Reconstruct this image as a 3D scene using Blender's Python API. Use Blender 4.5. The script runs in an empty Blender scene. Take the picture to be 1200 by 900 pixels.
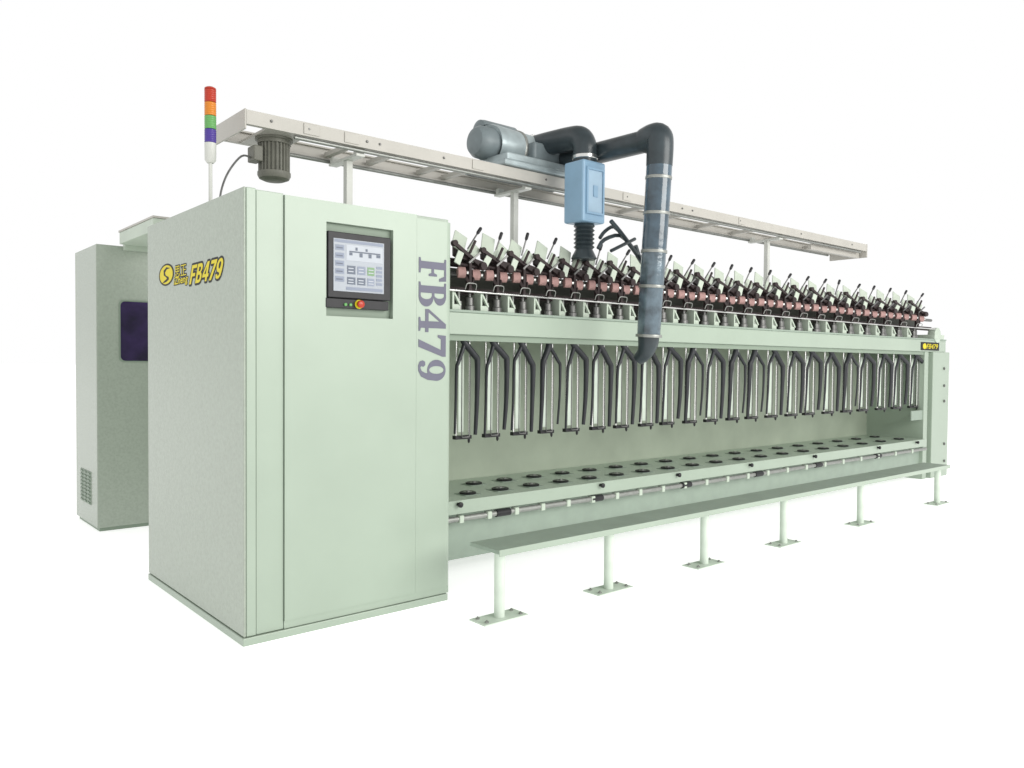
import bpy, math, random
from mathutils import Vector, Matrix
random.seed(4)
S = bpy.context.scene
COL = S.collection
V = Vector
# ------------------------------------------------------------------ camera
yaw = math.radians(49.6); F = 930.0
fw0 = V((math.cos(yaw), math.sin(yaw), 0)); rt0 = V((math.sin(yaw), -math.cos(yaw), 0)); up0 = V((0, 0, 1))
pit = math.radians(1.5); rol = 0.008
fw = (fw0*math.cos(pit) - up0*math.sin(pit)).normalized()
upp = (up0*math.cos(pit) + fw0*math.sin(pit)).normalized()
rt = (rt0 + upp*rol).normalized(); up = (upp - rt0*rol).normalized()
CAM = V((0, 0, 1.4))
cd = bpy.data.cameras.new('camera'); cam = bpy.data.objects.new('camera', cd); COL.objects.link(cam)
cd.sensor_width = 36; cd.lens = F/1200*36; cd.clip_end = 2000; cd.clip_start = .05
M = Matrix((rt, up, -fw)).transposed().to_4x4(); M.translation = CAM
cam.matrix_world = M
S.camera = cam
S.view_settings.view_transform = 'Standard'; S.view_settings.look = 'None'
def ray(px, py): return fw + rt*((px-600)/F) + up*((450-py)/F)
def onY(px, py, Y): d = ray(px, py); return CAM + d*((Y-CAM.y)/d.y)
def onX(px, py, X): d = ray(px, py); return CAM + d*((X-CAM.x)/d.x)
# ------------------------------------------------------------------ materials
def mat(name, col, rough=.5, metal=0, var=.06, scale=6, bump=0, bscale=300, spec=.4, emit=0):
    m = bpy.data.materials.new(name); m.use_nodes = True
    nt = m.node_tree; b = nt.nodes['Principled BSDF']
    b.inputs['Roughness'].default_value = rough; b.inputs['Metallic'].default_value = metal
    b.inputs['Specular IOR Level'].default_value = spec
    tc = nt.nodes.new('ShaderNodeTexCoord')
    n = nt.nodes.new('ShaderNodeTexNoise'); n.inputs['Scale'].default_value = scale; n.inputs['Detail'].default_value = 6
    nt.links.new(tc.outputs['Object'], n.inputs['Vector'])
    r = nt.nodes.new('ShaderNodeValToRGB')
    r.color_ramp.elements[0].position = .3; r.color_ramp.elements[1].position = .7
    r.color_ramp.elements[0].color = [c*(1-var) for c in col]+[1]
    r.color_ramp.elements[1].color = [min(1, c*(1+var)) for c in col]+[1]
    nt.links.new(n.outputs['Fac'], r.inputs['Fac']); nt.links.new(r.outputs['Color'], b.inputs['Base Color'])
    if bump:
        n2 = nt.nodes.new('ShaderNodeTexNoise'); n2.inputs['Scale'].default_value = bscale
        nt.links.new(tc.outputs['Object'], n2.inputs['Vector'])
        bp = nt.nodes.new('ShaderNodeBump'); bp.inputs['Strength'].default_value = bump; bp.inputs['Distance'].default_value = .002
        nt.links.new(n2.outputs['Fac'], bp.inputs['Height']); nt.links.new(bp.outputs['Normal'], b.inputs['Normal'])
    if emit:
        b.inputs['Emission Color'].default_value = list(col)+[1]; b.inputs['Emission Strength'].default_value = emit
    return m
GREEN = (.352, .425, .345)
m_green = mat('green_enamel', GREEN, .30, 0, .03, 3, .12, 420, .5)
m_side = mat('green_hammered', (.352, .40, .335), .26, 0, .07, 60, .5, 200, .5)
m_dgreen = mat('green_recess', (.24, .30, .235), .5, 0, .03, 4)
m_deck = mat('green_deck', (.28, .345, .285), .5, 0, .06, 8, .15)
m_shelf = mat('green_shelf', (.42, .50, .41), .4, 0, .05, 6, .1)
m_olive = mat('back_panel_green', (.37, .425, .335), .6, 0, .10, 2.5)
m_shade = mat('gap_shade_olive', (.07, .075, .06), .6, 0, .2, 6)  # near-black tone puts the shade of the gaps behind the winding units into colour
m_white = mat('ivory_paint', (.45, .435, .395), .4, 0, .05, 5)
m_post = mat('white_post_paint', (.58, .59, .55), .4, 0, .04, 5)
m_legm = mat('pale_leg_paint', (.48, .55, .46), .4, 0, .05, 5)
m_foot = mat('pale_foot_paint', (.62, .70, .61), .45, 0, .06, 9)
m_cream = mat('cream_plate', (.50, .56, .47), .45, 0, .06, 8)
m_black = mat('black_plastic', (.018, .018, .02), .4, 0, .2, 20, 0, 300, .3)
m_rubber = mat('black_tube', (.02, .022, .026), .38, 0, .2, 12, 0, 300, .35)
m_brown = mat('dark_brown_cast', (.034, .024, .024), .5, 0, .3, 25, .2, 200, .2)
m_pink = mat('pink_rubber', (.36, .22, .205), .6, 0, .15, 30, 0, 300, .2)
m_steel = mat('brushed_steel', (.68, .68, .66), .25, 1, .06, 40)
m_dsteel = mat('dull_steel', (.16, .16, .155), .4, .7, .2, 30)
m_seat = mat('spindle_seat_metal', (.30, .31, .29), .4, .6, .15, 30)
m_motor = mat('motor_grey', (.15, .15, .125), .5, 0, .12, 15, .1)
m_bgrey = mat('blower_grey', (.17, .205, .215), .4, 0, .12, 12, .1)
m_red = mat('red_lens', (.42, .035, .015), .25, 0, .05)
m_orange = mat('orange_lens', (.62, .21, .02), .25, 0, .05)
m_glens = mat('green_lens', (.13, .36, .11), .25, 0, .05)
m_violet = mat('violet_lens', (.07, .04, .26), .25, 0, .05)
m_yellow = mat('yellow_print', (.70, .58, .01), .5, 0, .02)
m_ink = mat('black_print', (.012, .012, .012), .6, 0, .05)
m_grey = mat('grey_violet_print', (.135, .135, .18), .6, 0, .05)
m_screen = mat('screen_glass', (.30, .33, .37), .2, 0, .03, 5, 0, 300, .4)
m_ui1 = mat('screen_slate', (.10, .12, .16), .4, 0, .05)
m_ui2 = mat('screen_pale', (.21, .24, .31), .4, 0, .05)
m_ui3 = mat('screen_green', (.16, .28, .14), .4, 0, .05)
m_ui4 = mat('screen_light', (.42, .45, .49), .4, 0, .05)
m_glass = mat('violet_glass_glints', (.024, .012, .055), .12, 0, .8, 3.5, 0, 300, .5)  # dark violet pane; its purple glints are painted in as colour noise
m_duct = mat('dark_duct', (.032, .044, .05), .3, 0, .25, 9, .1, 60, .45)
m_wrap = mat('blue_film_duct', (.045, .075, .10), .14, 0, .4, 10, .6, 26, .8)
m_wrap2 = mat('pale_film_duct', (.085, .12, .145), .12, .15, .5, 12, .8, 24, .9)
m_lblue = mat('pale_blue_plastic', (.25, .40, .54), .35, 0, .06, 8)
m_lblue2 = mat('pale_blue_window', (.36, .50, .62), .25, 0, .06, 8)
m_silver = mat('blue_grey_casting', (.36, .42, .43), .35, .3, .15, 10, .15, 90)
m_ground = mat('glowing_white_floor', (.93, .93, .93), .9, 0, .01, 2, 0, 300, .1, .58)  # emission added so the floor stays white and cast shadows wash out
# ------------------------------------------------------------------ mesh helpers
class MB:
    def __init__(s): s.v = []; s.f = []; s.sm = []
    def add(s, vs, fs, smooth=False):
        n = len(s.v); s.v += [V(v) for v in vs]; s.f += [tuple(i+n for i in f) for f in fs]; s.sm += [smooth]*len(fs); return s
    def box(s, a, b):
        x0, y0, z0 = a; x1, y1, z1 = b
        return s.add([(x0,y0,z0),(x1,y0,z0),(x1,y1,z0),(x0,y1,z0),(x0,y0,z1),(x1,y0,z1),(x1,y1,z1),(x0,y1,z1)],
              [(0,3,2,1),(4,5,6,7),(0,1,5,4),(1,2,6,5),(2,3,7,6),(3,0,4,7)])
    def obox(s, c, size, R):
        h = V(size)/2; c = V(c); vs = []
        for k in [(-1,-1,-1),(1,-1,-1),(1,1,-1),(-1,1,-1),(-1,-1,1),(1,-1,1),(1,1,1),(-1,1,1)]:
            vs.append(c + R @ V((h.x*k[0], h.y*k[1], h.z*k[2])))
        return s.add(vs, [(0,3,2,1),(4,5,6,7),(0,1,5,4),(1,2,6,5),(2,3,7,6),(3,0,4,7)])
    def bar(s, a, b, w, h):
        a = V(a); b = V(b); d = (b-a); L = d.length; q = d.to_track_quat('X', 'Z').to_matrix()
        return s.obox((a+b)/2, (L, w, h), q)
    def tube(s, pts, r, n=14, caps=True, smooth_path=0):
        pts = [V(p) for p in pts]
        rs = r if isinstance(r, (list, tuple)) else [r]*len(pts)
        if smooth_path:
            P = []; R2 = []
            for i in range(len(pts)-1):
                p0 = pts[max(i-1, 0)]; p1 = pts[i]; p2 = pts[i+1]; p3 = pts[min(i+2, len(pts)-1)]
                for k in range(smooth_path):
                    t = k/smooth_path
                    P.append(.5*((2*p1)+(p2-p0)*t+(2*p0-5*p1+4*p2-p3)*t*t+(3*p1-p0-3*p2+p3)*t**3)); R2.append(rs[i]*(1-t)+rs[i+1]*t)
            P.append(pts[-1]); R2.append(rs[-1]); pts = P; rs = R2
        N = len(pts); T = []
        for i in range(N):
            d = pts[min(i+1, N-1)]-pts[max(i-1, 0)]; T.append(d.normalized())
        ref = V((0,0,1)) if abs(T[0].z) < .9 else V((1,0,0))
        u = T[0].cross(ref).normalized(); vs = []
        for i in range(N):
            u = (u - T[i]*u.dot(T[i])).normalized(); w = T[i].cross(u)
            for k in range(n):
                a = 2*math.pi*k/n; vs.append(pts[i] + (u*math.cos(a)+w*math.sin(a))*rs[i])
        fs = [(i*n+k, i*n+(k+1) % n, (i+1)*n+(k+1) % n, (i+1)*n+k) for i in range(N-1) for k in range(n)]
        s.add(vs, fs, True)
        if caps:
            b0 = len(s.v)-len(vs)
            s.f += [tuple(b0+k for k in reversed(range(n))), tuple(b0+(N-1)*n+k for k in range(n))]; s.sm += [False, False]
        return s
    def lathe(s, c, prof, axis=(0,0,1), n=20, smooth=True):
        c = V(c); ax = V(axis).normalized(); ref = V((1,0,0)) if abs(ax.x) < .9 else V((0,1,0))
        u = ax.cross(ref).normalized(); w = ax.cross(u); vs = []
        for (r, h) in prof:
            for k in range(n):
                a = 2*math.pi*k/n; vs.append(c+ax*h+(u*math.cos(a)+w*math.sin(a))*max(r, 1e-5))
        N = len(prof)
        fs = [(i*n+k, i*n+(k+1) % n, (i+1)*n+(k+1) % n, (i+1)*n+k) for i in range(N-1) for k in range(n)]
        fs += [tuple(reversed(range(n))), tuple((N-1)*n+k for k in range(n))]
        return s.add(vs, fs, smooth)
    def ball(s, c, r, n=14):
        return s.lathe(c, [(r*math.sin(math.pi*i/8), -r*math.cos(math.pi*i/8)) for i in range(9)], n=n)
    def build(s, name, m, parent=None, origin=None, bevel=0):
        po = V(parent['_o']) if parent else V((0,0,0))
        o_ = V(origin) if origin is not None else po
        me = bpy.data.meshes.new(name); me.from_pydata([v-o_ for v in s.v], [], s.f); me.update()
        me.polygons.foreach_set('use_smooth', s.sm)
        return link(name, me, m, parent, o_, bevel)
ALL = []
def link(name, me, m, parent, o_, bevel=0):
    po = V(parent['_o']) if parent else V((0,0,0))
    if not me.materials: me.materials.append(m)
    ob = bpy.data.objects.new(name, me); COL.objects.link(ob)
    ob.parent = parent; ob.location = V(o_)-po; ob['_o'] = list(o_); ALL.append(ob)
    if any(p.use_smooth for p in me.polygons):
        me.set_sharp_from_angle(angle=math.radians(40))
    if bevel:
        b = ob.modifiers.new('bevel', 'BEVEL'); b.width = bevel; b.segments = 2; b.limit_method = 'ANGLE'; b.angle_limit = math.radians(50)
    return ob
def root(name, loc, label, cat, group=None):
    o = bpy.data.objects.new(name, None); COL.objects.link(o); o.location = loc; o['_o'] = list(loc)
    o.empty_display_size = .1; o['label'] = label; o['category'] = cat
    if group: o['group'] = group
    ALL.append(o); return o
def dup_part(o, loc_world, sx=1.0):
    c = o.copy(); COL.objects.link(c); c.location = V(loc_world)-V(o.parent['_o']); c.scale = (sx, 1, 1); ALL.append(c)
    for ch in o.children:
        d = ch.copy(); COL.objects.link(d); d.parent = c; ALL.append(d)
    return c
def curve_mesh(cu):
    ob = bpy.data.objects.new('tmp', cu); COL.objects.link(ob)
    dg = bpy.context.evaluated_depsgraph_get(); dg.update()
    me = bpy.data.meshes.new_from_object(ob.evaluated_get(dg)); bpy.data.objects.remove(ob); return me
def text_mesh(s, size=1, shear=0, offset=0, extrude=.0, bold=0):
    cu = bpy.data.curves.new('t', 'FONT'); cu.body = s; cu.size = size; cu.shear = shear; cu.offset = offset; cu.extrude = extrude
    return curve_mesh(cu)
def poly_mesh(conts, extrude=.0):
    cu = bpy.data.curves.new('p', 'CURVE'); cu.dimensions = '2D'; cu.fill_mode = 'BOTH'; cu.extrude = extrude
    for c in conts:
        sp = cu.splines.new('POLY'); sp.points.add(len(c)-1); sp.use_cyclic_u = True
        for i, (x, y) in enumerate(c): sp.points[i].co = (x, y, 0, 1)
    return curve_mesh(cu)
def place_flat(me, origin, ex, ey, parent, name, m, width=None, height=None, anchor='c'):
    """lay a flat mesh on a surface: ex, ey are its axes, fitted to width x height"""
    xs = [v.co.x for v in me.vertices]; ys = [v.co.y for v in me.vertices]
    x0, x1, y0, y1 = min(xs), max(xs), min(ys), max(ys)
    sx = width/(x1-x0) if width else 1; sy = height/(y1-y0) if height else sx
    if not width and height: sx = sy
    ex = V(ex); ey = V(ey); n = ex.cross(ey); po = V(parent['_o'])
    for v in me.vertices:
        x = (v.co.x-(x0+x1)/2)*sx; y = (v.co.y-(y0+y1)/2)*sy
        v.co = V(origin)+ex*x+ey*y+n*v.co.z-po
    me.materials.clear()
    return link(name, me, m, parent, po)
# ------------------------------------------------------------------ setting
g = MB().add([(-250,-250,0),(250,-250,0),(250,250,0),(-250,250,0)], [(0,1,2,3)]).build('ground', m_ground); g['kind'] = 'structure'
g['label'] = 'white floor with an added glow that washes out shadows'
# ------------------------------------------------------------------ control cabinet
X0, X1, Y0, Y1, ZT = 1.52, 2.75, 3.79, 5.34, 2.245
cab = root('control_cabinet', (2.13, 4.56, 0), 'large pale green machine cabinet with touch screen and printed lettering on its front', 'cabinet')
MB().box((X0, Y0+.03, .05), (X1, Y1, ZT-.005)).build('body', m_green, cab, bevel=.004)
MB().box((X0-.020, Y0-.014, 0), (X1-.02, Y1-.01, .040)).build('plinth', m_green, cab, bevel=.004)
MB().box((X0-.014, Y0-.008, .043), (X0-.002, Y1, ZT)).build('side_panel', m_side, cab, bevel=.005)
YD = Y0-.014
xa = onY(300, 400, Y0).x; xb = onY(334, 400, YD).x; xc = onY(488, 400, YD).x
MB().box((X0, Y0-.006, .043), (xa-.002, Y0+.028, ZT)).build('corner_post', m_green, cab, bevel=.004)
MB().box((xa, Y0-.002, .043), (xb-.002, Y0+.028, ZT-.005)).build('front_strip', m_green, cab, bevel=.003)
# door with a real opening for the operator panel
p0 = onY(382.5, 257, YD); p1 = onY(460.5, 372, YD); px0, px1 = p0.x, p1.x; pz1 = onY(383, 259.5, YD).z; pz0 = onY(383, 370, YD).z
zd0, zd1 = .085, ZT-.012
d = MB()
d.box((xb, YD, zd0), (px0, Y0+.028, zd1)); d.box((px1, YD, zd0), (xc-.0007, Y0+.028, zd1))
d.box((px0, YD, pz1), (px1, Y0+.028, zd1)); d.box((px0, YD, zd0), (px1, Y0+.028, pz0))
door = d.build('door', m_green, cab)
MB().box((xb, Y0-.004, .043), (X1-.01, Y0+.028, .083)).build('kick_panel', m_green, cab)
MB().box((px0+.001, Y0+.018, pz0+.001), (px1-.001, Y0+.027, pz1-.001)).build('panel_recess', m_dgreen, door)
# edge panel right of the door, its far edge rounded over
e = MB(); sec = []
xr = X1+.005; rr = .045
for k in range(7):
    a = -math.pi/2 + math.pi/2*k/6; sec.append((xr-rr+rr*math.cos(a), YD+.001+rr+rr*math.sin(a)))
sec = [(xc+.0007, YD+.001)] + sec + [(xr, Y0+.5), (xc+.0007, Y0+.5)]
n = len(sec); z0, z1 = .085, ZT-.03
e.add([(x, y, z0) for x, y in sec]+[(x, y, z1) for x, y in sec], [(i, (i+1) % n, (i+1) % n+n, i+n) for i in range(n)]+[tuple(reversed(range(n))), tuple(range(n, 2*n))], False)
e.build('edge_panel', m_green, cab)
# operator panel
A = onY(383, 271, YD); B = onY(457, 347, YD); zt = onY(383, 270, YD).z; zb = onY(383, 348, YD).z
scr = MB().box((A.x+.004, YD-.006, zb), (B.x, Y0+.017, zt)).build('touch_screen', m_black, cab, bevel=.004)
sx0 = onY(390, 300, YD).x; sx1 = onY(449, 300, YD).x; sz1 = zt-.035; sz0 = zb+.035
MB().box((sx0, YD-.009, sz0), (sx1, YD-.0065, sz1)).build('display', m_screen, scr)
def ui(u0, v0, u1, v1, m, k=0):
    w = sx1-sx0; h = sz1-sz0
    MB().box((sx0+w*u0, YD-.0105-k*.0006, sz0+h*v0), (sx0+w*u1, YD-.0092-k*.0006, sz0+h*v1)).build('screen_icon', m, scr)
ui(.02, .93, .98, .985, m_ui2)
ui(.24, .60, .97, .90, m_ui4)
for k in range(5): ui(.03, .78-k*.15, .2, .88-k*.15, m_ui2)
for k in range(5): ui(.05, .815-k*.15, .17, .835-k*.15, m_ui1, 2)
for a in ((.30,.76,.92,.785), (.30,.70,.36,.755), (.50,.68,.56,.755), (.68,.68,.74,.755), (.84,.70,.92,.755), (.42,.80,.46,.86), (.62,.80,.66,.85)): ui(*a, m_ui1, 2)
ui(.26, .34, .42, .5, m_ui1); ui(.46, .34, .62, .5, m_ui2); ui(.66, .34, .80, .5, m_ui3); ui(.26, .14, .42, .28, m_ui1); ui(.46, .14, .62, .28, m_ui1); ui(.66, .14, .80, .28, m_ui2)
for u in (.28, .48, .68):
    for v_ in (.44, .38, .22, .17): ui(u, v_, u+.10, v_+.018, m_ui4, 2)
for k in range(5): ui(.84, .16+k*.08, .96, .21+k*.08, m_ui2)
ui(.24, .03, .97, .09, m_ui2)
zb2 = zb-.004; zb3 = onY(383, 360, YD).z
bp = MB().box((A.x-.006, YD-.004, zb3), (B.x-.01, Y0+.017, zb2)).build('button_plate', m_black, cab, bevel=.003)
c = onY(420, 354, YD)
zc = (zb2+zb3)/2
MB().lathe((c.x, YD-.004, zc), [(.024, 0), (.024, .004), (.022, .006)], (0,-1,0)).build('stop_button_collar', m_yellow, bp)
MB().lathe((c.x, YD-.010, zc), [(.012, 0), (.012, .010), (.020, .012), (.020, .022), (.015, .025)], (0,-1,0)).build('stop_button', m_red, bp)
for px in (404, 410):
    q = onY(px, 355, YD); MB().lathe((q.x, YD-.004, zc-.005), [(.008, 0), (.008, .008), (.005, .01)], (0,-1,0)).build('push_button', m_glens, bp)
# lettering down the edge panel (own glyph outlines)
def arc(cx, cy, rx, ry, a0, a1, n=14): return [(cx+rx*math.cos(math.radians(a0+(a1-a0)*i/n)), cy+ry*math.sin(math.radians(a0+(a1-a0)*i/n))) for i in range(n+1)]
GL = {
 'F': ([[(0,0),(.44,0),(.44,.06),(.31,.08),(.31,.46),(.42,.46),(.46,.36),(.52,.36),(.52,.66),(.46,.66),(.42,.55),(.31,.55),(.31,.93),(.50,.93),(.58,.74),(.66,.74),(.64,1),(0,1),(0,.94),(.10,.92),(.10,.08),(0,.06)]], .70),
 'B': ([[(0,0)]+arc(.42,.27,.29,.27,-90,90)+arc(.40,.775,.26,.225,-80,90)+[(0,1),(0,.94),(.10,.92),(.10,.08),(0,.06)],
        [(.31,.07)]+arc(.38,.275,.115,.205,-90,90)+[(.31,.48)], [(.31,.57)]+arc(.37,.75,.09,.18,-90,90)+[(.31,.93)]], .78),
 '4': ([[(.24,0),(.64,0),(.64,.06),(.55,.08),(.55,.24),(.67,.24),(.67,.36),(.55,.36),(.55,1),(.42,1),(0,.37),(0,.24),(.35,.24),(.35,.08),(.24,.06)], [(.35,.36),(.35,.76),(.09,.36)]], .74),
 '7': ([[(0,.70),(.07,.70),(.13,.82),(.44,.82),(.14,0),(.36,0),(.64,.88),(.64,1),(.02,1)]], .72),
 '9': ([arc(.32,.66,.31,.34,0,285,26)+[(.40,.26),(.34,.12),(.24,.07),(.20,.10),(.22,.18),(.17,.25),(.07,.24),(.03,.16),(.06,.05),(.18,-.01),(.34,.0),(.50,.10),(.60,.34)], arc(.31,.66,.115,.27,0,340,22)], .66)}
capx0 = onY(490.5, 370, YD).x; capx1 = onY(522.5, 370, YD).x; caph = capx1-capx0
zt0 = onY(508, 303, YD).z; zt1 = onY(504, 446, YD).z
tot = sum(GL[ch][1] for ch in 'FB479')-.04; k = (zt0-zt1)/tot; pen = 0
for ch in 'FB479':
    me = poly_mesh(GL[ch][0], .0006)
    for v in me.vertices:
        x, y, z = v.co; v.co = V((capx0+y*caph, YD-.0006-z, zt0-(pen+x)*k))-V(cab['_o'])
    me.flip_normals(); me.materials.clear(); link('letter', me, m_grey, cab, V(cab['_o'])); pen += GL[ch][1]
# emblem and lettering on the side panel
XP = X0-.014
def sp(px, py): return onX(px, py, XP)
EX, EY = (0,-1,0), (0,0,1)
a = sp(187, 322); b = sp(203, 322); cc = sp(195, 322); w1 = a.y-b.y
h1 = sp(196, 310).z-sp(196, 334).z
def ell(): return poly_mesh([arc(0,0,1,1,0,350,35)], .0003)
emb = place_flat(ell(), cc+V((-.0006,0,0)), EX, EY, cab, 'emblem', m_ink, w1*1.10, h1*1.08)
place_flat(ell(), cc+V((-.0014,0,0)), EX, EY, emb, 'emblem_disc', m_yellow, w1*.94, h1*.92)
sw = [(-.95,-.70),(-.2,-.62),(.28,-.40),(.22,-.14),(-.3,.08),(-.42,.40),(-.1,.70),(.5,.74),(-.15,.93),(-.66,.62),(-.62,.14),(-.2,-.12),(-.06,-.28),(-.5,-.46)]
place_flat(poly_mesh([sw], .0003), cc+V((-.0022,0,-.002)), EX, EY, emb, 'emblem_swoosh', m_ink, w1*.60, h1*.76)
# bold sans glyphs of the side lettering, drawn as outlines
GS = {
 'F': ([[(0,0),(.2,0),(.2,.40),(.5,.40),(.5,.57),(.2,.57),(.2,.82),(.58,.82),(.58,1),(0,1)]], .66),
 'B': ([[(0,0)]+arc(.36,.275,.25,.275,-90,78)+arc(.34,.76,.23,.24,-70,90)+[(0,1)], [(.19,.16)]+arc(.32,.29,.10,.13,-90,90)+[(.19,.42)], [(.19,.60)]+arc(.31,.715,.09,.115,-90,90)+[(.19,.83)]], .70),
 '4': ([[(.34,0),(.53,0),(.53,.22),(.64,.22),(.64,.38),(.53,.38),(.53,1),(.31,1),(0,.38),(0,.22),(.34,.22)], [(.34,.38),(.34,.74),(.16,.38)]], .72),
 '7': ([[(.06,0),(.28,0),(.58,.84),(.58,1),(0,1),(0,.82),(.36,.82)]], .64),
 '9': ([arc(.30,.66,.30,.34,0,262,26)+[(.36,.30),(.38,.20),(.30,.15),(.22,.16),(.19,.25),(.02,.23),(.08,.06),(.24,-.01),(.40,.01),(.54,.14),(.60,.40)], arc(.30,.67,.11,.18,0,340,20)], .66)}
def glyph_line(txt, shear):
    v, f, pen = [], [], 0
    for ch in txt:
        me = poly_mesh(GS[ch][0]); n = len(v)
        v += [(q.co.x+pen+q.co.y*shear, q.co.y) for q in me.vertices]; f += [tuple(i+n for i in p.vertices) for p in me.polygons]; pen += GS[ch][1]
    return v, f
def flat_text(txt, shear=0):
    me = text_mesh(txt, 1, shear); return [(q.co.x, q.co.y) for q in me.vertices], [tuple(p.vertices) for p in me.polygons]
def two_tone(vf, ca, cb, name, t, fat=0):
    """yellow lettering with a black outline of thickness t, fitted between two corners of the side panel"""
    v, f = vf; A = sp(*ca); B = sp(*cb)
    xs = [q[0] for q in v]; ys = [q[1] for q in v]; x0, x1, y0, y1 = min(xs), max(xs), min(ys), max(ys)
    w = A.y-B.y; h = A.z-B.z
    pts = [((q[0]-x0)/(x1-x0)*w, (q[1]-y0)/(y1-y0)*h) for q in v]
    def layer(offs, lift, nm, m, par):
        mb = MB()
        for i, (dx, dz) in enumerate(offs): mb.add([(XP-lift-i*.00002, A.y-x-dx, B.z+z+dz) for x, z in pts], f)
        return mb.build(nm, m, par)
    ring = [(t*math.cos(k*math.pi/6), t*math.sin(k*math.pi/6)) for k in range(12)]
    bk = layer(ring, .0008, name, m_ink, cab)
    layer([(0, 0)]+([(fat, 0), (-fat, 0), (0, fat), (0, -fat)] if fat else []), .0018, 'letter_face', m_yellow, bk)
two_tone(glyph_line('FB479', .36), (222, 312), (262, 325.5), 'lettering', .012, 0)
two_tone(flat_text('iZheng', .2), (204, 325.5), (220.5, 333), 'lettering', .007, .0012)
two_tone(flat_text('思正'), (205, 312.5), (218.5, 322.5), 'lettering', .007, .0)
# ------------------------------------------------------------------ rear electrical cabinet + duct
BX, BY, BZ = 1.60, 7.06, 2.335
rc = root('electrical_cabinet', (2.1, 7.4, 0), 'pale green cabinet with dark violet window standing behind the big cabinet', 'cabinet')
MB().box((BX, BY, .03), (2.62, 7.8, BZ)).build('body', m_side, rc, bevel=.006)
MB().box((BX+.02, BY+.02, 0), (2.6, 7.78, .03)).build('plinth', m_dgreen, rc)
wA = onY(141, 353, BY); wB = onY(176, 423, BY)
rad = .035; x0, x1, z0, z1 = wA.x, wA.x+.42, wB.z, wA.z
rp = arc(x1-rad, z1-rad, rad, rad, 0, 90, 5)+arc(x0+rad, z1-rad, rad, rad, 90, 180, 5)+arc(x0+rad, z0+rad, rad, rad, 180, 270, 5)+arc(x1-rad, z0+rad, rad, rad, 270, 360, 5)
def prism_y(pts, ya, yb):
    n = len(pts); return MB().add([(x, ya, z) for x, z in pts]+[(x, yb, z) for x, z in pts], [(i, (i+1) % n, (i+1) % n+n, i+n) for i in range(n)]+[tuple(reversed(range(n))), tuple(range(n, 2*n))])
big = [(x+(.012 if x > (x0+x1)/2 else -.012), z+(.012 if z > (z0+z1)/2 else -.012)) for x, z in rp]
wf = prism_y(big, BY-.005, BY+.002).build('window', m_dgreen, rc)
prism_y(rp, BY-.009, BY-.004).build('pane', m_glass, wf)
lA = onX(95, 548, BX); lB = onX(107, 592, BX)
s_ = MB().box((BX-.004, lB.y, lB.z), (BX+.002, lA.y, lA.z))
for r in range(9):
    for q in range(3):
        yy = lB.y+(lA.y-lB.y)*(q+.15)/3; zz_ = lB.z+(lA.z-lB.z)*(r+.3)/9
        s_.box((BX-.012, yy, zz_), (BX-.003, yy+(lA.y-lB.y)*.22, zz_+(lA.z-lB.z)*.045))
s_.build('vent_plate', m_dgreen, rc)
cdv = root('cable_duct', (1.9, 6.2, 2.15), 'pale cable duct bridging the two green cabinets at the top', 'cable duct')
MB().box((1.76, 6.1, 2.34), (2.1, 7.0, 2.435)).build('channel', m_legm, cdv, bevel=.004)
MB().box((1.755, 6.09, 2.4355), (2.105, 7.01, 2.45)).build('lid', m_white, cdv)
MB().box((1.80, Y1+.001, 2.13), (2.05, 6.0995, 2.22)).build('low_channel', m_legm, cdv)
MB().box((1.80, 6.10, 2.13), (2.05, 6.2, 2.3395)).build('riser', m_legm, cdv)
MB().box((1.80, 7.0005, 2.30), (2.05, 7.058, 2.43)).build('end_bracket', m_legm, cdv)
# ------------------------------------------------------------------ signal tower
TX, TY = 1.575, 4.42
st = root('signal_tower', (TX, TY, 2.245), 'slim signal light with red, orange, green and violet tiers on top of the cabinet', 'signal light')
def zz(py): return 1.4+(422.9-py)/930*(V((TX,TY,0)).dot(fw0))
MB().lathe((TX, TY, 2.24), [(.024, 0), (.024, .015), (.010, .02), (.010, zz(192)-2.24)]).build('pole', m_post, st)
MB().lathe((TX, TY, zz(193)), [(.018, 0), (.03, .015), (.031, zz(170)-zz(193))]).build('base', m_post, st)
for (pa, pb, m, nm) in ((154.3, 169.6, m_violet, 'violet'), (138.9, 153.9, m_glens, 'green'), (123.4, 138.5, m_orange, 'orange'), (108.5, 123, m_red, 'red')):
    zb_, zt_ = zz(pb), zz(pa); h = zt_-zb_; prof = [(.029, 0)]
    for k in range(6): prof += [(.031, h*(k+.2)/6), (.031, h*(k+.7)/6), (.0295, h*(k+.95)/6)]
    o = MB().lathe((TX, TY, zb_), prof, n=24).build('lamp_tier', m, st); o['label'] = nm+' lamp tier'
MB().lathe((TX, TY, zz(108.4)), [(.031, 0), (.030, .008), (.02, .014)]).build('cap', m_red, st)
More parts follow.
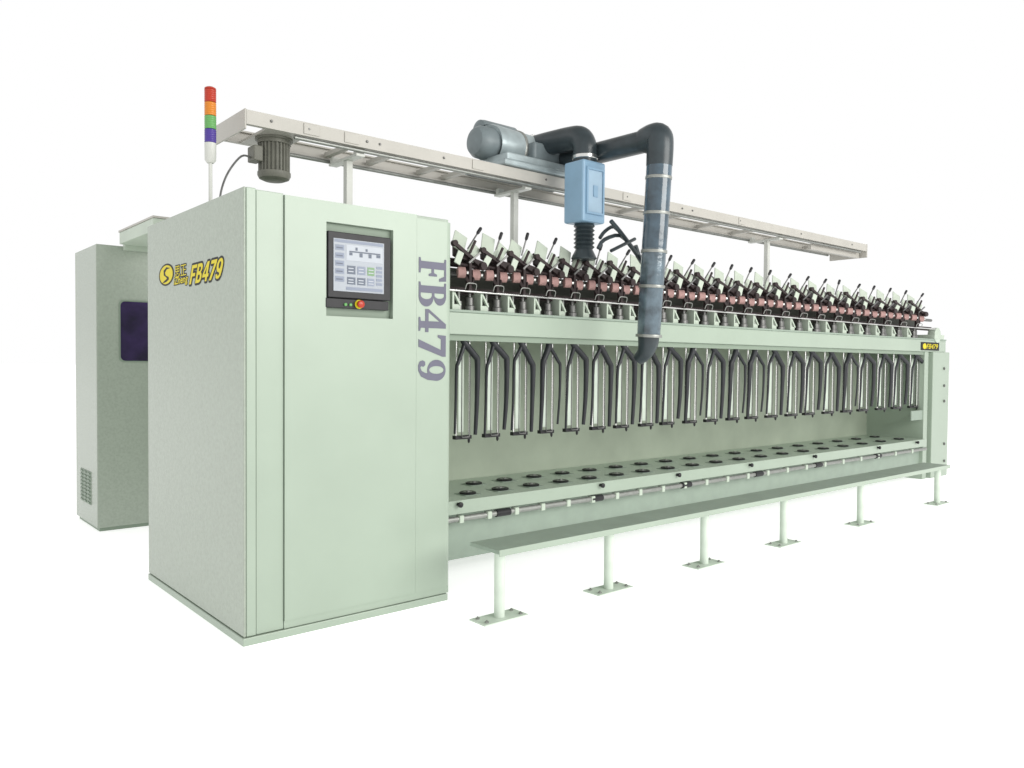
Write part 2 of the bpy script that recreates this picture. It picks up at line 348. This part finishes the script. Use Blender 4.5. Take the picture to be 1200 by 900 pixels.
# ------------------------------------------------------------------ twisting machine frame
YB = 4.15; XE = 10.82
tm = root('twisting_machine', (6.7, 4.6, 0), 'long pale green yarn twisting frame with black hanging yokes and pink rollers', 'textile machine')
MB().box((X1-.1, YB, 1.585), (XE, 5.0, 1.728)).build('table_beam', m_green, tm, bevel=.004)
MB().box((X1-.1, YB-.008, 1.7285), (XE, 5.0, 1.745)).build('beam_lip', m_deck, tm, bevel=.002)
MB().box((X1-.1, YB+.03, 1.545), (XE-.5, YB+.12, 1.5845)).build('yoke_rail', m_dgreen, tm)
MB().box((X1-.1, 4.88, .10), (10.3, 4.91, 1.5845)).build('back_panel', m_olive, tm)
ZS = .505
MB().box((X1-.1, YB-.03, ZS-.03), (10.22, 4.879, ZS)).build('spindle_shelf', m_shelf, tm, bevel=.003)
MB().box((X1-.1, YB-.036, ZS-.085), (10.22, YB-.0305, ZS+.004)).build('shelf_lip', m_green, tm, bevel=.002)
MB().box((X1-.1, YB+.06, .10), (10.25, YB+.08, ZS-.031)).build('lower_panel', m_deck, tm)
MB().tube([(X1-.1, YB-.03, .388), (10.2, YB-.03, .388)], .019, 12).build('lower_rail', m_seat, tm)
MB().box((X1-.1, YB-.012, .412), (10.2, YB+.059, .418)).build('rail_ledge', m_deck, tm)
# end frame
def YX(px): return onY(px, 450, YB).x
MB().box((YX(1085), YB+.02, 0), (YX(1089.5), 4.95, 1.584)).build('end_frame_post', m_green, tm, bevel=.003)
ef = MB().box((YX(1092), YB-.01, 0), (YX(1111), 4.95, 1.584)).build('end_frame', m_green, tm, bevel=.006)
MB().box((YX(1089.6), YB+.05, .03), (YX(1091.9), 4.9, 1.58)).build('end_frame_gap', m_dgreen, tm)
for py in (432, 452, 470, 520, 540):
    q = onY(1106, py, YB-.01); MB().lathe((q.x, YB-.01, q.z), [(.018, 0), (.018, .012), (.01, .016)], (0,-1,0), 8).build('bolt', m_dsteel, ef)
q = onY(1098, 393, YB)
MB().lathe((q.x, YB+.05, q.z), [(.085, -.03), (.095, 0), (.095, .06), (.06, .07)], (0,-1,0), 24).build('end_pulley_cover', m_legm, tm)
MB().box((q.x-.12, YB-.02, 1.7455), (q.x+.17, YB+.2, 1.80)).build('pulley_bracket', m_legm, tm)
MB().box((YX(1072), YB+.03, .74), (YX(1089), YB+.05, .86)).build('junction_box', m_deck, tm, bevel=.006)
lb = MB().box((YX(1078), YB-.006, 1.60), (YX(1099), YB-.0005, 1.70)).build('nameplate', m_ink, tm)
xa_ = YX(1079.5); xb_ = YX(1098)
place_flat(text_mesh('FB479', 1, .3, 0, .002), V(((xa_*.4+xb_*.6), YB-.0075, 1.65)), (1,0,0), (0,0,1), lb, 'nameplate_letters', m_yellow, (xb_-xa_)*.72, .06)
place_flat(poly_mesh([arc(0,0,1,1,0,350,20)], .001), V((xa_+.06, YB-.0075, 1.65)), (1,0,0), (0,0,1), lb, 'nameplate_disc', m_yellow, .10, .07)
def row(xs, xe, d0, d1):
    out = []; x = xs
    while x < xe:
        out.append(x); t = (x-xs)/(xe-xs); x += d0*(d1/d0)**t
    return out
# hanging yokes, a few slightly different settings of the same thing
R0 = row(546, 1080, 34, 18.5)
YK = YB+.07
def rowX(px, Y): return onY(px, 450, Y).x
P = [rowX(x, YK) for x in R0]
def yoke(x, v):
    rnd = random.Random(v*7+1); j = lambda a: rnd.uniform(-a, a)
    o = (x, YK, 1.55); m = MB()
    zl, zr = 1.43+j(.02), 1.43+j(.02); bl = .925+j(.012); br = .93+j(.025)
    thick, thin = [.022, .023, .022, .020, .016, .013], [.014, .015, .013, .011, .009, .008]
    a_, b_ = (thick, thin) if v != 3 else (thin, thick)
    # a forked arm with a bent shoulder on each side
    wR = (.084, .092, .080, .088)[v]; wL = (.089, .084, .095, .082)[v]
    m.tube([(x-.030, YK, 1.568), (x-.018, YK-.010, 1.53), (x+wR-.020, YK-.018, zr), (x+wR-.002, YK-.018, zr-.045), (x+wR, YK-.012, 1.15), (x+wR-.004+j(.006), YK-.002, br)], a_, 12, True, 3)
    m.tube([(x-.012, YK, 1.560), (x-.024, YK-.008, 1.515), (x-wL+.016, YK-.014, zl-.01), (x-wL+.001, YK-.013, zl-.06), (x-wL, YK-.008, 1.15), (x-wL+j(.006), YK, bl)], b_, 12, True, 3)
    y = m.build('yarn_yoke', m_rubber, tm, origin=o)
    for dx, r in ((-.060, .0075), (.050, .0075)):
        MB().tube([(x+dx, YK+.03, .915), (x+dx, YK+.03, 1.5455)], r, 10).build('silver_rod', m_steel, y, origin=o)
    MB().box((x-.020, YK+.055, .935), (x+.024, YK+.06, 1.5)).build('pale_strip', m_foot, y, origin=o)
    MB().tube([(x-.036, YK-.003, 1.46), (x-.036, YK-.003, .93), (x-.030, YK-.003, .905), (x+.026, YK-.003, .905), (x+.032, YK-.003, .93), (x+.032, YK-.003, 1.46)], .0038, 8).build('wire_frame', m_dsteel, y, origin=o)
    MB().box((x-.072, YK+.014, .890), (x+.062, YK+.05, .9145)).build('yoke_foot', m_black, y, origin=o)
    MB().lathe((x+.050, YK+.03, .860), [(.004, 0), (.009, .012), (.009, .0295)], n=8).build('foot_pin', m_black, y, origin=o)
    return y
YV = [yoke(P[k], k) for k in range(4)]
for i in range(4, len(P)):
    rn = random.Random(i); v = rn.choice([0, 1, 2, 3]); pt = P[i]-P[i-1]
    dup_part(YV[v], (P[i]+rn.uniform(-.06, .06)*pt, YK, 1.55), max(1, pt/.245))
# spindle seats on the shelf, two staggered rows
def pot(x, Y):
    o = (x, Y, ZS); p = MB().lathe(o, [(.044, .0035), (.056, .004), (.058, .008), (.058, .014), (.050, .018), (.034, .018), (.032, .012)], n=24).build('spindle_seat', m_black, tm, origin=o)
    MB().lathe(o, [(.0, .011), (.031, .0115), (.031, .017), (.014, .018), (.014, .024), (.007, .026)], n=16).build('seat_core', m_seat, p, origin=o)
    MB().box((x-.068, Y-.064, ZS+.0005), (x+.068, Y+.064, ZS+.0035)).build('seat_plate', m_deck, p, origin=o)
    return p
first = None
for Y, R in ((4.30, row(549, 1083, 38, 20)), (4.62, row(556, 1072, 36, 20))):
    for px in R:
        x = rowX(px, Y)
        if first is None: first = pot(x, Y)
        else: dup_part(first, (x, Y, ZS), 1.1)
cl = None
for i, px in enumerate(row(540, 1080, 33, 19)):
    x = rowX(px, YB-.03)
    if cl is None:
        cl = MB().box((x-.018, YB-.054, .362), (x+.018, YB-.006, .4115)).build('rail_clamp', m_legm, tm, origin=(x, YB-.03, .388), bevel=.005)
    else: dup_part(cl, (x, YB-.03, .388))
cl = None
for px in (590, 700, 805, 890, 960, 1030):
    x = rowX(px, YB-.03)
    if cl is None: cl = MB().tube([(x-.06, YB-.03, .388), (x+.06, YB-.03, .388)], .026, 12).build('rail_coupling', m_black, tm, origin=(x, YB-.03, .388))
    else: dup_part(cl, (x, YB-.03, .388))
kn = None
for px in (538, 705, 795, 880, 955, 1030, 1075):
    x = rowX(px, YB-.04); o = (x, YB-.036, ZS-.02)
    if kn is None: kn = MB().lathe(o, [(.012, 0), (.012, .02), (.018, .022), (.018, .035), (.01, .04)], (0,-1,0), 12).build('shelf_knob', m_black, tm, origin=o)
    else: dup_part(kn, o)
# winding units above the beam
YW = YB+.06; ZB = 1.7455
MB().tube([(X1-.1, YB+.0, 1.868), (10.6, YB+.0, 1.868)], .008, 10).build('guide_rail', m_steel, tm)
MB().box((X1-.1, YB+.09, 1.855), (10.6, YB+.13, 1.90)).build('drive_rail', m_brown, tm)
MB().tube([(X1-.1, YB+.10, 1.985), (10.6, YB+.10, 1.985)], .018, 10).build('roller_shaft', m_dsteel, tm)
MB().tube([(X1-.1, YB+.16, 2.07), (10.6, YB+.16, 2.07)], .03, 10).build('cradle_shaft', m_brown, tm)
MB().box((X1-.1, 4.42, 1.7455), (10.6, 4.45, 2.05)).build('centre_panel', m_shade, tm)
def unit(x, v):
    rnd = random.Random(v*11+3); j = lambda a: rnd.uniform(-a, a)
    o = (x, YW, ZB); y = YW
    b = MB()
    b.box((x-.112, y-.045, ZB+.0005), (x-.098, y+.07, ZB+.125)); b.box((x-.0975, y-.04, ZB+.0005), (x-.05, y-.03, ZB+.035)); b.bar((x-.096, y-.035, ZB+.11), (x-.045, y-.035, ZB+.03), .02, .012)
    b.box((x-.0975, y+.03, ZB+.115), (x+.11, y+.06, ZB+.122))
    u = b.build('winding_unit', m_legm, tm, origin=o)
    MB().lathe((x+.060, y-.0, ZB+.0005), [(.036, 0), (.036, .03), (.027, .035), (.027, .085), (.012, .09), (.012, .115)], n=16).build('spindle_motor', m_dsteel, u, origin=o)
    MB().lathe((x-.015, y+.02, ZB+.0005), [(.022, 0), (.022, .06), (.010, .065), (.010, .12)], n=14).build('tension_cylinder', m_seat, u, origin=o)
    for dx, dz in ((-.060, .242+j(.006)), (.058, .232+j(.006))):
        MB().lathe((x+dx-.028, y-.06, ZB+dz), [(.024, 0), (.036, .004), (.036, .052), (.024, .056), (.012, .057), (.012, .07)], (1,-.5,0), 18).build('roller', m_pink, u, origin=o)
        MB().lathe((x+dx+.026, y-.09, ZB+dz), [(.014, 0), (.014, .012), (.008, .014)], (1,-.5,0), 12).build('roller_cap', m_steel, u, origin=o)
    RX_ = lambda ty, tx, tz=0: Matrix.Rotation(math.radians(tz), 3, 'Z') @ Matrix.Rotation(math.radians(ty), 3, 'Y') @ Matrix.Rotation(math.radians(tx), 3, 'X')
    MB().obox((x-.050+j(.01), y-.035, ZB+.440+j(.012)), (.10, .010, .145), RX_(26+j(8), -30, -12)).build('cover_plate', m_cream, u, origin=o, bevel=.003)
    MB().obox((x+.050+j(.01), y-.055, ZB+.395+j(.015)), (.08, .010, .13), RX_(34+j(8), -22, -12)).build('cover_plate', m_cream, u, origin=o, bevel=.003)
    MB().obox((x-.095, y-.09, ZB+.335+j(.01)), (.045, .010, .09), RX_(30+j(10), -10, -12)).build('side_cheek', m_cream, u, origin=o, bevel=.003)
    MB().obox((x+.025, y+.04, ZB+.37), (.16, .02, .11), RX_(24, -30)).build('cover_back', m_brown, u, origin=o, bevel=.004)
    a = MB(); e1 = j(.02)
    a.bar((x-.135, y-.085, ZB+.405+e1), (x+.085, y-.10, ZB+.285), .016, .022); a.lathe((x-.128, y-.10, ZB+.40+e1), [(.020, 0), (.020, .03)], (0,1,0), 14); a.lathe((x+.085, y-.125, ZB+.288), [(.026, 0), (.030, .02), (.018, .045)], (0,1,0), 14)
    a.bar((x-.02, y-.105, ZB+.345+e1), (x+.03, y-.10, ZB+.43+e1), .011, .015)
    a.build('cradle_arm', m_brown, u, origin=o)
    a = MB(); a.bar((x-.05, y-.05, ZB+.345), (x+.13, y-.06, ZB+.305+j(.02)), .04, .030); a.bar((x-.09, y-.05, ZB+.33), (x-.015, y-.10, ZB+.165), .013, .018); a.bar((x+.06, y-.07, ZB+.31), (x+.015, y-.09, ZB+.17), .013, .016)
    a.tube([(x-.1, y-.05, ZB+.30), (x+.12, y-.08, ZB+.275)], .012, 10); a.box((x-.010, y-.09, ZB+.13), (x+.010, y-.05, ZB+.33))
    a.build('cradle_bracket', m_brown, u, origin=o)
    MB().bar((x-.03, y-.11, ZB+.30), (x+.06, y-.115, ZB+.375), .008, .012).build('latch_arm', m_dsteel, u, origin=o)
    lx = .05+j(.035); lz = .535+j(.025); ll = (x+.005, y-.05, ZB+.40); lt = (x+.02+lx, y-.065, ZB+lz)
    MB().tube([ll, lt], .0055, 8).build('lever', m_dsteel, u, origin=o)
    dd = (V(lt)-V(ll)).normalized()
    MB().tube([V(lt)-dd*.04, V(lt)-dd*.028, V(lt)+dd*.010, V(lt)+dd*.016], [.006, .0115, .0115, .007], 10).build('lever_grip', m_black, u, origin=o)
    w = MB(); w.tube([(x-.05, y-.10, ZB+.13), (x-.045, y-.112, ZB+.165), (x-.01, y-.115, ZB+.17), (x+.03, y-.112, ZB+.165), (x+.035, y-.1, ZB+.13)], .0035, 8, True, 3)
    w.build('thread_guide', m_seat, u, origin=o)
    return u
U0 = row(541, 1082, 32, 17.5)
UX = [rowX(px, YW) for px in U0]
UV = [unit(UX[k], k) for k in range(5)]
for i in range(5, len(UX)):
    v = random.Random(i*3+1).choice(range(5)); dup_part(UV[v], (UX[i], YW, ZB), max(1, (UX[i]-UX[i-1])/.24))
# ------------------------------------------------------------------ footboard
fb = root('footboard', (5.6, 3.37, 0), 'long narrow green step board on white legs in front of the twisting frame', 'platform')
DX0, DX1 = 2.68, 8.62; FY0, FY1 = 3.24, 3.50; FZ = .400
MB().box((DX0, FY0, FZ-.022), (DX1, FY1, FZ)).build('deck', m_deck, fb, bevel=.002)
MB().box((DX0-.003, FY0-.004, FZ-.032), (DX1+.003, FY0-.0005, FZ+.003)).build('deck_lip', m_green, fb)
leg0 = None
for px, py in ((585, 738), (713, 695), (825, 665), (918, 639), (1008, 613), (1098, 592)):
    x = onY(px, py, 3.33).x; o = (x, 3.33, 0)
    if leg0 is None:
        leg0 = MB().tube([(x, 3.33, .010), (x, 3.33, FZ-.0225)], .030, 16).build('leg', m_foot, fb, origin=o)
        MB().box((x-.155, 3.26, .001), (x+.155, 3.40, .0095)).build('base_plate', m_foot, leg0, origin=o, bevel=.002)
        for dx in (-.12, .12):
            for dy in (-.04, .04): MB().lathe((x+dx, 3.33+dy, .0097), [(.011, 0), (.011, .007), (.005, .008), (.005, .014)], n=8).build('bolt', m_seat, leg0, origin=o)
    else: dup_part(leg0, o)
# ------------------------------------------------------------------ overhead rail
RY0, RY1, RX0, RX1, RZ0, RZ1 = 4.40, 4.85, 1.77, 9.15, 2.735, 2.815
orl = root('overhead_rail', (5.4, 4.62, 2.245), 'ivory twin beam overhead rail carried on thin posts above the machine', 'rail')
for Y in (RY0, RY1-.012):
    m = MB(); m.box((RX0, Y, RZ0), (RX1, Y+.012, RZ1)); ya = Y+.012 if Y == RY0 else Y-.022
    m.box((RX0, ya, RZ1-.010), (RX1, ya+.022, RZ1)); m.box((RX0, ya, RZ0), (RX1, ya+.022, RZ0+.010))
    m.build('rail_beam', m_white, orl)
MB().box((RX0-.012, RY0-.003, RZ0-.03), (RX0-.001, RY1+.003, RZ1+.004)).build('end_plate', m_white, orl, bevel=.003)
MB().box((RX1+.001, RY0-.003, RZ0-.07), (RX1+.02, RY1+.003, RZ1+.004)).build('end_plate', m_white, orl, bevel=.003)
MB().tube([(RX0+.3, RY0+.03, RZ0-.014), (RX1-.1, RY0+.03, RZ0-.014)], .012, 10).build('runner_tube', m_seat, orl)
MB().tube([(RX0+.3, RY1-.03, RZ0-.014), (RX1-.1, RY1-.03, RZ0-.014)], .012, 10).build('runner_tube', m_seat, orl)
MB().box((RX1-1.1, RY0+.08, RZ0-.075), (RX1-.02, RY0+.12, RZ0-.012)).build('end_stop_bar', m_white, orl)
for px in (362, 420, 470, 530, 560, 720, 770, 815, 860, 900, 940, 985):
    x = onY(px, 200, RY0).x; MB().box((x-.02, RY0+.036, RZ0+.012), (x+.02, RY1-.036, RZ0+.04)).build('cross_tie', m_white, orl)
for px in (318, 362, 430, 445, 520, 640, 735, 800, 812, 868, 940, 1000):
    x = onY(px, 200, RY0).x
    MB().lathe((x, RY0-.0003, RZ0+.042), [(.008, 0), (.008, .005), (.005, .008)], (0,-1,0), 10).build('bolt', m_dsteel, orl)
for px in (365, 412, 560, 735, 870):
    x = onY(px, 200, RY0).x
    MB().box((x-.05, RY0-.006, RZ0+.01), (x+.05, RY0-.0005, RZ1-.008)).build('joint_plate', m_white, orl, bevel=.002)
for px, pz, zb_ in ((408, 0, ZT), (603, 0, 1.7455), (900, 0, 1.7455)):
    x = onY(px, 230, 4.6).x
    m = MB(); m.box((x-.022, 4.58, zb_), (x+.022, 4.624, RZ0-.045)); m.box((x-.03, 4.44, RZ0-.045), (x+.03, 4.81, RZ0-.027)); m.box((x-.05, 4.55, zb_), (x+.05, 4.655, zb_+.012))
    m.box((x-.03, 4.45, RZ0-.027), (x+.03, 4.48, RZ0+.011)); m.box((x-.03, 4.76, RZ0-.027), (x+.03, 4.79, RZ0+.011))
    m.build('post', m_post, orl, bevel=.002)
# drive motor hanging under the rail
mx, my = 2.02, 4.6
mo = root('electric_motor', (mx, my, 2.48), 'dark olive electric motor hanging under the near end of the overhead rail', 'motor')
m = MB(); R = .092; n = 48
vs = []; zlo, zhi = 2.535, 2.70
for z in (zlo, zhi):
    for k in range(n*2):
        a = 2*math.pi*k/(n*2); r = R if k % 4 < 2 else R-.012; vs.append((mx+r*math.cos(a), my+r*math.sin(a), z))
N = n*2
m.add(vs, [(k, (k+1) % N, (k+1) % N+N, k+N) for k in range(N)]+[tuple(reversed(range(N))), tuple(range(N, 2*N))])
m.build('motor_body', m_motor, mo)
MB().lathe((mx, my, 2.485), [(.06, 0), (.088, .012), (.097, .03), (.097, .0495)], n=32).build('fan_cover', m_motor, mo)
MB().lathe((mx, my, 2.7005), [(.097, 0), (.097, .02), (.11, .022), (.11, .034)], n=32).build('flange', m_motor, mo)
MB().box((mx-.12, my-.163, 2.7355), (mx+.12, my+.213, 2.75)).build('mounting_plate', m_white, mo)
MB().box((mx-.145, my-.05, 2.58), (mx-.089, my+.05, 2.67)).build('terminal_box', m_motor, mo, bevel=.006)
MB().tube([(mx-.14, my, 2.60), (mx-.20, my, 2.60), (mx-.27, my+.02, 2.50), (mx-.31, my+.03, 2.38), (mx-.32, my+.04, 2.24)], .006, 8, True, 5).build('cable', m_dsteel, mo)
# ------------------------------------------------------------------ travelling blower
bw = root('travelling_blower', (4.15, 4.6, 2.82), 'travelling blower riding the rail with one long blue wrapped hose', 'blower')
MB().box((3.64, RY0-.03, 2.82), (4.55, RY1+.03, 2.862)).build('carriage', m_silver, bw, bevel=.01)
MB().lathe((3.66, 4.66, 3.03), [(.06, -.085), (.095, -.075), (.118, -.04), (.122, .02), (.122, .08)], (1,0,0), 32).build('drum_end', m_bgrey, bw)
MB().tube([(3.721, 4.66, 3.03), (3.78, 4.66, 3.03), (4.20, 4.64, 3.01), (4.42, 4.63, 2.99), (4.60, 4.62, 2.94)], [.142, .148, .142, .128, .085], 30, True, 4).build('filter_drum', m_silver, bw)
MB().lathe((3.72, 4.80, 3.165), [(.05, 0), (.08, .015), (.085, .05), (.085, .34), (.065, .38)], (1,0,0), 28).build('fan_motor', m_bgrey, bw)
MB().lathe((3.95, 4.66, 3.022), [(.150, 0), (.156, .008), (.156, .03), (.150, .038)], (1,0,-.03), 32).build('drum_band', m_seat, bw)
MB().box((3.68, 4.395, 2.8625), (4.50, 4.80, 2.92)).build('motor_tray', m_silver, bw, bevel=.01)
MB().box((3.98, 4.44, 2.9205), (4.40, 4.60, 3.06)).build('fan_casing', m_bgrey, bw, bevel=.02)
ax, ay = 4.17, 4.10
du = MB().tube([(ax-.02, 4.70, 3.08), (ax-.02, 4.5, 3.075), (ax, 4.26, 3.07), (ax, 4.15, 3.05), (ax, 4.105, 2.99), (ax, 4.10, 2.94), (ax, 4.10, 2.86)], .088, 24, True, 5).build('short_duct', m_duct, bw)
MB().lathe((ax-.02, 4.66, 3.08), [(.094, 0), (.097, .005), (.097, .035), (.094, .04)], (0,-1,0), 24).build('hose_band', m_steel, du)
MB().lathe((ax, 4.10, 2.885), [(.09, 0), (.094, .004), (.094, .026), (.09, .03)], n=24).build('hose_band', m_steel, du)
bx = MB().box((ax-.115, 4.0, 2.42), (ax+.115, 4.2, 2.86)).build('suction_box', m_lblue, bw, bevel=.015)
MB().box((ax-.075, 3.993, 2.49), (ax+.075, 3.9995, 2.79)).build('box_window', m_lblue2, bx, bevel=.003)
fr = MB()
for (a, b) in (((-.09, 2.79), (.09, 2.805)), ((-.09, 2.475), (.09, 2.49)), ((-.09, 2.49), (-.076, 2.79)), ((.076, 2.49), (.09, 2.79))): fr.box((ax+a[0], 3.985, a[1]), (ax+b[0], 3.9995, b[1]))
fr.build('window_frame', m_lblue, bx)
MB().box((ax-.02, 3.986, 2.60), (ax+.02, 3.9925, 2.68)).build('box_latch', m_lblue, bx)
prof = [(.07, 0)]
for k in range(6): prof += [(.078, -.018-k*.03), (.062, -.033-k*.03)]
prof += [(.07, -.20), (.095, -.25), (.085, -.26)]
MB().lathe((ax, 4.10, 2.4195), [(r, h) for r, h in reversed(prof)], n=24).build('bellows', m_duct, bw)
hx, hy = 4.31, 3.53
la = MB().tube([(hx, 4.66, 2.985), (hx, 4.3, 2.965), (hx, 3.72, 2.955), (hx, 3.62, 2.955)], .078, 24, True, 4).build('long_arm', m_duct, bw)
MB().tube([(hx, 3.66, 2.955), (hx, 3.585, 2.965), (hx, 3.535, 2.955), (hx, 3.52, 2.90), (hx, 3.525, 2.76)], [.088, .094, .096, .092, .09], 24, True, 5).build('hose_elbow', m_duct, bw)
hb = V((hx, 3.60, 1.60))
hz = MB().tube([(hx, 3.5252, 2.76), (hx, 3.54, 2.5), (hx, 3.561, 2.2)], [.088, .087, .085], 28, True, 6).build('hanging_hose', m_wrap, bw)
MB().tube([(hx, 3.561, 2.1995), (hx, 3.585, 1.85), hb], [.085, .083, .08], 28, True, 6).build('lower_hose', m_wrap2, bw)
for z in (2.70, 2.46, 2.20, 1.96, 1.62):
    t = (2.76-z)/(2.76-1.6); yc = 3.5252+t*.075
    MB().lathe((hx, yc, z-.012), [(.0905, 0), (.0915, .004), (.0915, .016), (.0905, .02)], (0, .06, -1), 28).build('hose_clamp', m_seat, hz)
MB().tube([(hx, 3.60, 1.60), (hx, 3.605, 1.54), (hx-.005, 3.63, 1.48), (hx-.02, 3.68, 1.43)], [.076, .070, .056, .042], 24, True, 5).build('hose_nozzle', m_duct, bw)
def C3(px, py, Y): return onY(px, py, Y)
fk = MB(); Yf = 3.80
fk.tube([C3(752, 306, Yf), C3(742, 292, Yf), C3(727, 272, Yf), C3(716, 259, Yf)], .016, 10, True, 3)
fk.tube([C3(742, 292, Yf), C3(727, 276, Yf+.04), C3(708, 281, Yf+.06), C3(701, 291, Yf+.06)], .014, 10, True, 3)
fk.tube([C3(733, 281, Yf), C3(720, 266, Yf+.05), C3(709, 271, Yf+.08), C3(703, 279, Yf+.08)], .013, 10, True, 3)
fk.tube([C3(744, 280, Yf), C3(728, 288, Yf-.02), C3(716, 294, Yf-.02)], .012, 10)
fk.tube([C3(756, 312, Yf-.1), C3(748, 300, Yf), C3(744, 288, Yf)], .02, 10)
fk.build('nozzle_comb', m_duct, bw)
# ------------------------------------------------------------------ light: white studio, dimmer overhead
w = bpy.data.worlds.new('World'); S.world = w; w.use_nodes = True
nt = w.node_tree; bg = nt.nodes['Background']; bg.inputs['Strength'].default_value = 1.0
tc = nt.nodes.new('ShaderNodeTexCoord'); sx = nt.nodes.new('ShaderNodeSeparateXYZ'); rp_ = nt.nodes.new('ShaderNodeValToRGB')
nt.links.new(tc.outputs['Generated'], sx.inputs[0]); nt.links.new(sx.outputs['Z'], rp_.inputs['Fac']); nt.links.new(rp_.outputs['Color'], bg.inputs['Color'])
rp_.color_ramp.elements[0].position = .50; rp_.color_ramp.elements[0].color = (1,1,1,1)
rp_.color_ramp.elements[1].position = .80; rp_.color_ramp.elements[1].color = (.5,.5,.48,1)
def area(name, loc, target, size, power):
    L = bpy.data.lights.new(name, 'AREA'); L.shape = 'RECTANGLE'; L.size = size[0]; L.size_y = size[1]; L.energy = power; L.color = (1, .985, .95)
    o = bpy.data.objects.new(name, L); COL.objects.link(o); o.location = loc
    o.rotation_euler = (V(target)-V(loc)).to_track_quat('-Z', 'Y').to_euler(); return o
area('added_front_lamp', (6.5, -5.5, 4.2), (5.5, 4.2, 1.2), (8, 4), 660)  # unseen lamp, added to lift the front faces above the side
for o in ALL:
    if '_o' in o: del o['_o']
